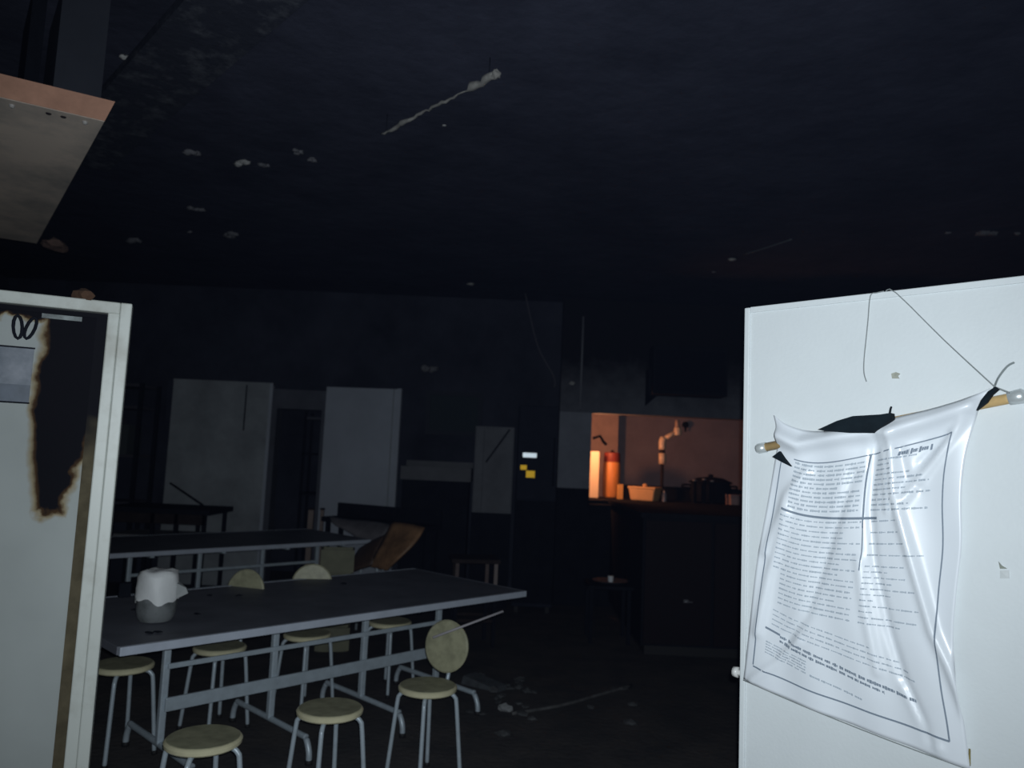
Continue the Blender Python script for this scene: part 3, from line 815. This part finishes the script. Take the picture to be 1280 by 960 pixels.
# ================================================================== INSIDE THE KITCHEN
lamp = thing('stand_in_lantern', 'invented lantern hidden behind the hatch pier, for the orange kitchen light', 'lantern', (.74, 8.79, 1.66))  # lantern shape is made up; the source of the orange light is unseen
tb('hook', [(0, 0, .235), (0, 0, .29), (0, -.10, .31), (0, -.13, .31)], .004, plug, lamp, smooth=3, seg=6)
lt('tank', [(.03, 0), (.055, .004), (.06, .05), (.03, .07), (.02, .08)], plug, lamp, 18)
lt('globe', [(.012, .085), (.026, .10), (.026, .15), (.012, .165)], mat('glowing_globe', (1, .6, .3), .5, emit=(1, .42, .12), es=12), lamp, 18)
lt('hood', [(.02, .168), (.05, .172), (.03, .19), (.01, .195)], plug, lamp, 18)
tb('bail', [(-.05, 0, .05), (-.055, 0, .16), (0, 0, .24), (.055, 0, .16), (.05, 0, .05)], .003, plug, lamp, smooth=4, seg=6)
ll = bpy.data.lights.new('kitchen_glow', 'POINT'); ll.energy = 28; ll.color = (1, .39, .17); ll.shadow_soft_size = .05
llo = bpy.data.objects.new('kitchen_glow', ll); C.objects.link(llo); llo.parent = lamp; llo.location = (.085, .05, .15)
kc = thing('kitchen_worktop', 'dark kitchen worktop inside the hatch', 'worktop', (.66, 8.68, 0))
bx('slab', 0, 3.6, 0, 1.0, KZ - .04, KZ, black, kc); bx('base', .02, 3.58, .05, 1.0, 0, KZ - .04, black, kc)
sb2 = thing('splash_board', 'low dark board at the back of the kitchen worktop', 'board', (1.42, 9.6, KZ))
bx('board', 0, 1.7, 0, .03, 0, .15, black, sb2); bx('ledge', 0, 1.7, -.02, .05, .15, .165, black, sb2)
p = PY(764, 610, 9.55)
cy = thing('orange_cylinder', 'orange gas cylinder with dark red top inside the hatch', 'gas cylinder', (p.x, 9.55, KZ))
lt('body', [(.07, 0), (.095, .006), (.105, .03), (.108, .41), (.10, .44)], mat('cylinder_orange', (.85, .36, .10), .45, var=.15), cy, 28)
lt('collar', [(.10, .44), (.105, .45), (.10, .55), (.085, .56), (.08, .55)], mat('cylinder_red', (.28, .05, .03), .5), cy, 28)
lt('valve', [(.03, .52), (.03, .57), (.015, .58), (.015, .59)], darkwood, cy, 14)
p = PY(775, 610, 9.2)
o = thing('yellow_carton', 'small orange-yellow carton right of the gas cylinder', 'carton', (p.x, 9.2, KZ))
bx('carton_body', -.03, .035, -.03, .03, 0, .165, mat('carton_yellow', (.85, .45, .12), .5), o, bevel=.003)
bx('flap', -.03, .035, -.03, -.026, .165, .18, bpy.data.materials['carton_yellow'], o)
o = thing('pale_board', 'pale board standing against the inside of the hatch pier', 'board', (1.045, 9.3, KZ), math.radians(-25))
bx('board_face', -.10, .06, 0, .018, 0, .56, mat('pale_board', (.85, .72, .52), .6, var=.12), o, bevel=.002)
bx('batten', -.10, .06, .018, .03, .25, .30, mat('board_batten', (.6, .5, .36), .6), o)
p = PY(806, 620, 9.12)
tub = thing('orange_tub', 'orange-lit plastic tub with a knobbed lid on the hatch sill', 'tub', (p.x, 9.12, KZ), -.55)
tm = mat('tub_plastic', (.90, .56, .28), .45, var=.1)
bm = bmesh.new(); hull8(bm, [(-.14, -.1, 0), (.14, -.1, 0), (.14, .1, 0), (-.14, .1, 0), (-.165, -.115, .14), (.165, -.115, .14), (.165, .115, .14), (-.165, .115, .14)])
link('tub_body', bm, tm, tub, bevel=.012)
lid = bx('lid', -.172, .172, -.122, .122, .14, .162, tm, tub, bevel=.006)
lt('lid_knob', [(.02, .162), (.028, .172), (.028, .19), (.015, .198)], tm, lid, 16)
# pipe on the kitchen back wall
pw = mat('pale_pipe', (.85, .66, .50), .4)
kp = thing('wall_pipe', 'pale bent water pipe with an elbow standing on the kitchen worktop', 'pipe', (0, 0, 0))
YW = 9.45
A_, B_ = PY(828.5, 551, YW), PY(847, 539.5, YW)
tb('elbow', [PY(828, 562, YW), PY(828, 552, YW), PY(830, 548, YW)], .045, pw, kp, seg=12, smooth=3)
tb('arm', [PY(830, 549, YW), PY(846, 539.5, YW)], .030, pw, kp, seg=12)
lt('flange', [(.02, -.05), (.048, -.045), (.053, 0), (.045, .045), (.02, .055)], pw, kp, 18, Matrix.Translation(B_))
tb('drop_pipe', [PY(828, 580, YW), PY(828, 566.5, YW)], .045, pw, kp, seg=12)
tb('ring', [PY(828, 566.5, YW), PY(828, 562, YW)], .032, darkwood, kp, seg=12)
riser = PY(828, 578, YW); tb('riser', [V((riser.x, riser.y, KZ)), riser], .02, darkwood, kp, seg=10)
q_ = PY(846.5, 529.5, YW)
vt = thing('pipe_valve', 'small pale valve just above the bent wall pipe', 'valve', q_)
tb('stem', [(0, 0, -.07), (0, 0, .045)], .028, mat('valve_pale', (.5, .36, .30), .5), vt, seg=10); tb('stub', [(0, 0, -.09), (0, 0, 0)], .02, darkwood, vt, seg=8)
q_ = PY(857, 531, 10.9)
hk = thing('wall_hook', 'round dark hook on the kitchen wall right of the pipe', 'hook', q_)
lt('disc', [(.01, -.03), (.04, -.02), (.048, 0), (.03, .1)], black, hk, 16, Matrix.Rotation(math.radians(-90), 4, 'X')); tb('tail', [(0, 0, -.03), (0, 0, -.10)], .014, black, hk, seg=8)
# stove, pots
stv = thing('blackened_stove', 'blackened cooking pot on the kitchen worktop at the right', 'pot', (PY(888, 620, 9.15).x, 9.15, KZ))
lt('pot', [(.16, 0), (.22, .02), (.245, .1), (.24, .2), (.225, .24), (.05, .25)], black, stv, 28)
lt('lid', [(.25, .24), (.255, .255), (.15, .30), (.03, .315), (.03, .34), (.01, .345)], black, stv, 28)
tb('pot_handle', [(-.24, 0, .17), (-.33, 0, .18), (-.33, 0, .21), (-.24, 0, .21)], .012, black, stv, smooth=3)
tb('pot_handle', [(.24, 0, .17), (.31, 0, .18), (.31, 0, .21), (.24, 0, .21)], .012, black, stv, smooth=3)
for i, (px, py, lb) in enumerate(((868, 601, 'leftmost of three small glinting lids before the blackened pot'), (880, 600, 'middle of three small glinting lids before the blackened pot'), (890, 602, 'rightmost of three small glinting lids before the blackened pot'))):
    p = PY(px, py, 8.85)
    o = thing('small_jar', lb, 'jar', (p.x, 8.85, KZ), group='small jars before the pot')
    lt('jar_body', [(.022, 0), (.026, .004), (.026, p.z - KZ - .006), (.02, p.z - KZ + .002)], black, o, 14)
    lt('jar_lid', [(.01, p.z - KZ), (.023, p.z - KZ), (.023, p.z - KZ + .010), (.018, p.z - KZ + .014)], mat('jar_lid_grey', (.32, .32, .36), .4) if i == 0 else bpy.data.materials['jar_lid_grey'], o, 14)
p = PY(831, 612, 8.95)
o = thing('glass_bottle', 'small grey bottle on the worktop right of the orange tub', 'bottle', (p.x, 8.98, KZ))
lt('bottle_body', [(.022, 0), (.028, .005), (.028, .09), (.012, .12), (.012, .135)], mat('bottle_grey', (.30, .28, .32), .3), o, 16)
lt('bottle_cap', [(.013, .132), (.015, .134), (.015, .15), (.01, .152)], plug, o, 14)
p = PY(799, 600, 9.4)
o = thing('dark_canister', 'dark canister at the back of the kitchen worktop', 'canister', (p.x, 9.42, KZ))
lt('can_body', [(.05, 0), (.055, .004), (.055, .13), (.05, .135)], black, o, 18); lt('can_lid', [(.057, .133), (.057, .15), (.02, .156), (.012, .17)], black, o, 18)
p = PY(918, 630, 8.9)
o = thing('pink_box', 'dull pinkish box at the right end of the hatch', 'box', (p.x, 8.85, KZ), .1)
bx('box_body', -.09, .12, -.08, .08, -.0, .11, mat('pink_box', (.42, .28, .28), .7), o, bevel=.004)
bx('lid', -.095, .125, -.085, .085, .085, .125, mat('pink_lid', (.36, .24, .25), .7), o, bevel=.004)
bm = bmesh.new()
tube(bm, [PY(741, 548, 10.54) , PY(750, 545, 10.535), PY(754, 552, 10.535), PY(758, 556, 10.54)], .02, 6)
tag(link('dark_hose', bm, black), 'dark hose stub on the lit pilaster in the kitchen', 'hose')

# ================================================================== OVERHEAD
# burnt slab, upper left
ZB = 2.82
c0 = PZ(131, 151, ZB); c1 = PZ(46, 304, ZB); ct = PZ(144, 127, ZB + .085)
sd = (c1 - c0).normalized(); se = V((-.86, -.5, 0)).normalized()
slab = thing('scorched_slab', 'scorched brown insulation panel hanging under the ceiling at upper left', 'panel', c0)
rust = mat('burnt_orange_edge', (.66, .36, .25), .85, var=.3, scale=10, spec=.1)
face = mat('scorched_sheet', (.88, .74, .62), .8, var=.6, scale=1.9, col2=(.36, .34, .31), thr=(.30, .58), spec=.15)
Lsl, Wsl, Tsl = (c1 - c0).length, 1.3, .085
lean = ct - c0; lean.z = 0
def sp(a, b, z): return sd * a + se * b + lean * (z / Tsl) + V((0, 0, z))
bm = bmesh.new()
hull8(bm, [sp(0, 0, 0), sp(0, Wsl, 0), sp(.09, Wsl, 0), sp(.09, 0, 0), sp(0, 0, Tsl), sp(0, Wsl, Tsl), sp(.09, Wsl, Tsl), sp(.09, 0, Tsl)])
link('core_edge', bm, rust, slab)
bm = bmesh.new()
hull8(bm, [sp(.004, .0, -.002), sp(.004, Wsl, -.002), sp(Lsl, Wsl, -.002), sp(Lsl, .0, -.002), sp(.004, .0, 0), sp(.004, Wsl, 0), sp(Lsl, Wsl, 0), sp(Lsl, .0, 0)])
link('lower_sheet', bm, face, slab)
bm = bmesh.new()
hull8(bm, [sp(.09, .0, .0), sp(.09, Wsl, .0), sp(Lsl, Wsl, .0), sp(Lsl, .0, .0), sp(.09, .0, Tsl), sp(.09, Wsl, Tsl), sp(Lsl, Wsl, Tsl), sp(Lsl, .0, Tsl)])
link('core', bm, darkwood, slab)
for i, b in enumerate((.06, .135, .185, .305)):
    c_ = sp(.055, b, -.002); q = mat('bolt_hole', (.02, .012, .014), .8) if i == 0 else bpy.data.materials['bolt_hole']
    bright = i in (0, 3)
    o = lt('bolt' if bright else 'bolt_hole', [(.004, -.012 if bright else -.003), (.009, -.008 if bright else -.003), (.011, 0)], mat('bolt_pale', (.42, .40, .38), .5) if i == 0 else (bpy.data.materials['bolt_pale'] if bright else q), slab, 12, Matrix.Translation(c_))
bm = bmesh.new(); blob(bm, sp(Lsl - .12, -.10, -.02),   .07, .09, .04, 75, .25, 2)
link('foam_scrap', bm, mat('foam_brown', (.16, .10, .08), .9, var=.5, scale=20), slab)
# dark duct between the slab and the ceiling
dm = mat('dark_duct', (.034, .038, .05), .7, var=.3, scale=3, spec=.2)
du = thing('dark_duct', 'dark ribbed sheet-metal drop above the scorched panel', 'duct', (0, 0, 0))
for k, (xa, xb, M_) in enumerate(((8, 45, black), (47, 128, dm))):
    bm = bmesh.new()
    p = [PZ(xa - 4, 88, 2.95), PZ(xb - 22, 100, 2.95)]
    u_ = sd * .5
    q0, q1 = V((p[0].x, p[0].y + .12, 2.906)), V((p[1].x, p[1].y + .12, 2.906))
    hull8(bm, [q0, q1, q1 + u_, q0 + u_, V((q0.x, q0.y, CH)), V((q1.x, q1.y, CH)), V((q1.x, q1.y, CH)) + u_, V((q0.x, q0.y, CH)) + u_])
    link('duct_side', bm, M_, du)
# flaking beam
bmat_ = mat('flaking_beam', (.10, .106, .122), .9, var=.9, scale=9, col2=(.03, .033, .045), thr=(.50, .74), bump=.4, bscale=20, spec=.1)
be = thing('ceiling_beam', 'beam with flaking grey paint at the upper left of the ceiling', 'beam', V((-1.03, 2.72, 0)), math.atan2(.76, -.70))
bx('beam_body', -.6, 2.6, -.14, .14, 3.3, CH, bmat_, be, bevel=.02); bx('flange', -.6, 2.6, -.17, .17, 3.28, 3.3, bmat_, be)
# hanging strip
sa, sb_ = PZ(477, 168, 3.30), PZ(620, 93, 3.30)
st_ = thing('ceiling_batten', 'thin peeling pale strip hanging along the ceiling', 'strip', (0, 0, 0))
pts, rads = [], []
for k in range(29):
    t_ = k / 28; pts.append(sa.lerp(sb_, t_) + V((random.uniform(-.008, .008), random.uniform(-.008, .008), random.uniform(-.006, .006))))
    base_r = .007 + (.006 if .1 < t_ < .32 else 0) + (.013 if t_ > .82 else 0)
    rads.append(max(.0035, base_r * random.uniform(.6, 1.3)) if not .70 < t_ < .8 else .0035)
palef = mat('pale_flake', (.40, .39, .36), .85, var=.55, scale=22)
tb('strip_body', pts, .01, palef, st_, seg=7, rads=rads)
bm = bmesh.new(); blob(bm, sb_, .022, .022, .02, 5, .2, 2); link('end_socket', bm, palef, st_)
for t_ in (.05, .95):
    p = sa.lerp(sb_, t_); tb('wire', [p, V((p.x, p.y, CH))], .003, black, st_, seg=5)
# flakes of paint hanging from the ceiling
flk = mat('grey_flake', (.20, .20, .22), .9, var=.5, scale=30)
flakes = [(154, 71, .02, .5), (193, 103, .014, .5), (201, 96, .01, .4), (303, 203, .028, .9), (332, 207, .02, .35), (375, 190, .02, .3), (392, 201, .02, .2),
          (246, 262, .022, .3), (290, 292, .03, .25), (237, 290, .012, .3), (168, 300, .028, .2), (168, 133, .03, .3), (208, 135, .022, .2), (238, 190, .028, .25), (130, 170, .018, .4), (128, 182, .014, .3),
          (588, 355, .016, .9), (540, 461, .03, .4), (697, 479, .016, .5), (555, 157, .010, .5), (915, 324, .018, .6), (892, 340, .010, .4), (1185, 291, .016, .4), (1232, 291, .03, .4), (1272, 292, .018, .4)]
fm_p = mat('pale_bit', (.45, .45, .44), .9, var=.4, scale=30)
for i, (px, py, r_, br) in enumerate(flakes):
    p = PZ(px, py, CH - .012)
    wallp = p.y > 8.6
    if wallp: p = PY(px, py, 8.69 if px < 690 else 8.49)
    if px > 690 and wallp: p = PY(715, py, 8.49)
    k = r_ * min(p.y, 8) / 4.2
    bm = bmesh.new()
    for q in range(3 if r_ > .018 else 1):
        off = V((random.uniform(-1, 1) * k * 1.2, random.uniform(-1, 1) * k * 1.5, random.uniform(-.3, .3) * k)) if q else V((0, 0, 0))
        blob(bm, off, k * (.9 if q else 1.15), (k * .8 if not wallp else .01), k * .45 if not wallp else k * .7, i * 7 + q, .4, 2)
    o = link('paint_flake', bm, fm_p if br > .45 else flk, smooth=True); o.location = p
    where = 'black far wall' if wallp else 'black ceiling above the left door' if px < 215 else 'black ceiling above the pale wall panel' if px < 420 else 'black ceiling above the right door' if px > 800 else 'middle of the black ceiling'
    tag(o, 'scrap of scorched paint peeling from the ' + where, 'flake', 'scorched scraps on the ' + where)
p = PP(106, 366, B0 - nL * .02, nL); p.z = 2.012
bm = bmesh.new(); blob(bm, (0, 0, .012), .035, .022, .026, 106, .3, 2)
o = link('rusty_lump', bm, mat('rust_lump', (.10, .05, .025), .9, var=.5, scale=25)); o.location = (p.x, p.y, 2.0)
tag(o, 'rusty brown lump lying on the top rail of the left door', 'debris')
# loose cable
tag(tb('ceiling_cable', [PZ(930, 318, 3.37), PZ(960, 309, 3.36), PZ(990, 299, 3.37)], .006, mat('cable_teal', (.08, .10, .11), .7), smooth=4), 'short dim cable running along the black ceiling at right', 'cable')
a, b = PY(655, 400, 8.3), PY(692, 470, 8.3)
tag(tb('slack_cable', [V((a.x, 8.3, CH)), PY(672, 432, 8.3), b, PY(693, 484, 8.3)], .008, mat('cable_dim', (.09, .09, .11), .8), smooth=4), 'dim slack cable dropping from the ceiling above the fridge', 'cable')
c0, c1 = PY(728, 440, 8.46), PY(728, 517, 8.46)
tag(tb('wall_conduit', [V((c0.x, 8.485, 3.2)), V((c0.x, 8.485, c1.z + .05))], .012, mat('conduit_grey', (.19, .2, .23), .7), seg=8), 'vertical grey conduit on the wall left of the hatch', 'conduit')

# ================================================================== FLOOR LITTER
tag(tb('floor_lath', [PZ(640, 892, .012), PZ(700, 882, .012), PZ(750, 868, .012), PZ(789, 857, .012)], .011, mat('lath_dusty', (.13, .13, .13), .9, var=.6, scale=14), smooth=3, seg=6), 'long dusty lath lying on the dark floor', 'lath')
bm = bmesh.new(); blob(bm, (0, 0, .022), .045, .03, .024, 77, .3, 2)
o = link('plaster_lump', bm, mat('plaster_pale', (.34, .35, .36), .9, var=.3, scale=20)); o.location = PZ(632, 889, 0)
tag(o, 'pale plaster lump at the left end of the floor lath', 'rubble')
rb_ = mat('rubble_dark', (.12, .125, .13), .9, var=.7, scale=12)
for i in range(34):
    if i < 22: px, py = random.uniform(585, 665), random.uniform(846, 892)
    else: px, py = random.uniform(600, 800), random.uniform(850, 930)
    p = PZ(px, py, 0); k = random.uniform(.012, .035)
    bm = bmesh.new(); blob(bm, (0, 0, k * .4), k * 1.4, k, k * .5, i + 200, .4, 1)
    o = link('rubble_bit', bm, rb_); o.location = p; o.rotation_euler.z = random.uniform(0, 3)
    tag(o, 'small grey bit of rubble on the dark floor right of the round-backed chair', 'rubble', 'rubble bits on the floor')
bm = bmesh.new()
hull8(bm, [(-.16, -.06, 0), (.14, -.08, .0), (.17, .07, .0), (-.13, .06, 0), (-.15, -.05, .06), (.11, -.07, .02), (.15, .05, .025), (-.11, .05, .07)])
o = link('crumpled_sheet_metal', bm, mat('dusty_tin', (.09, .10, .11), .7, var=.5, scale=14), bevel=.006); o.location = PZ(606, 858, 0); o.rotation_euler.z = -.5
tag(o, 'crumpled dusty tin piece on the floor behind the round-backed chair', 'scrap metal')
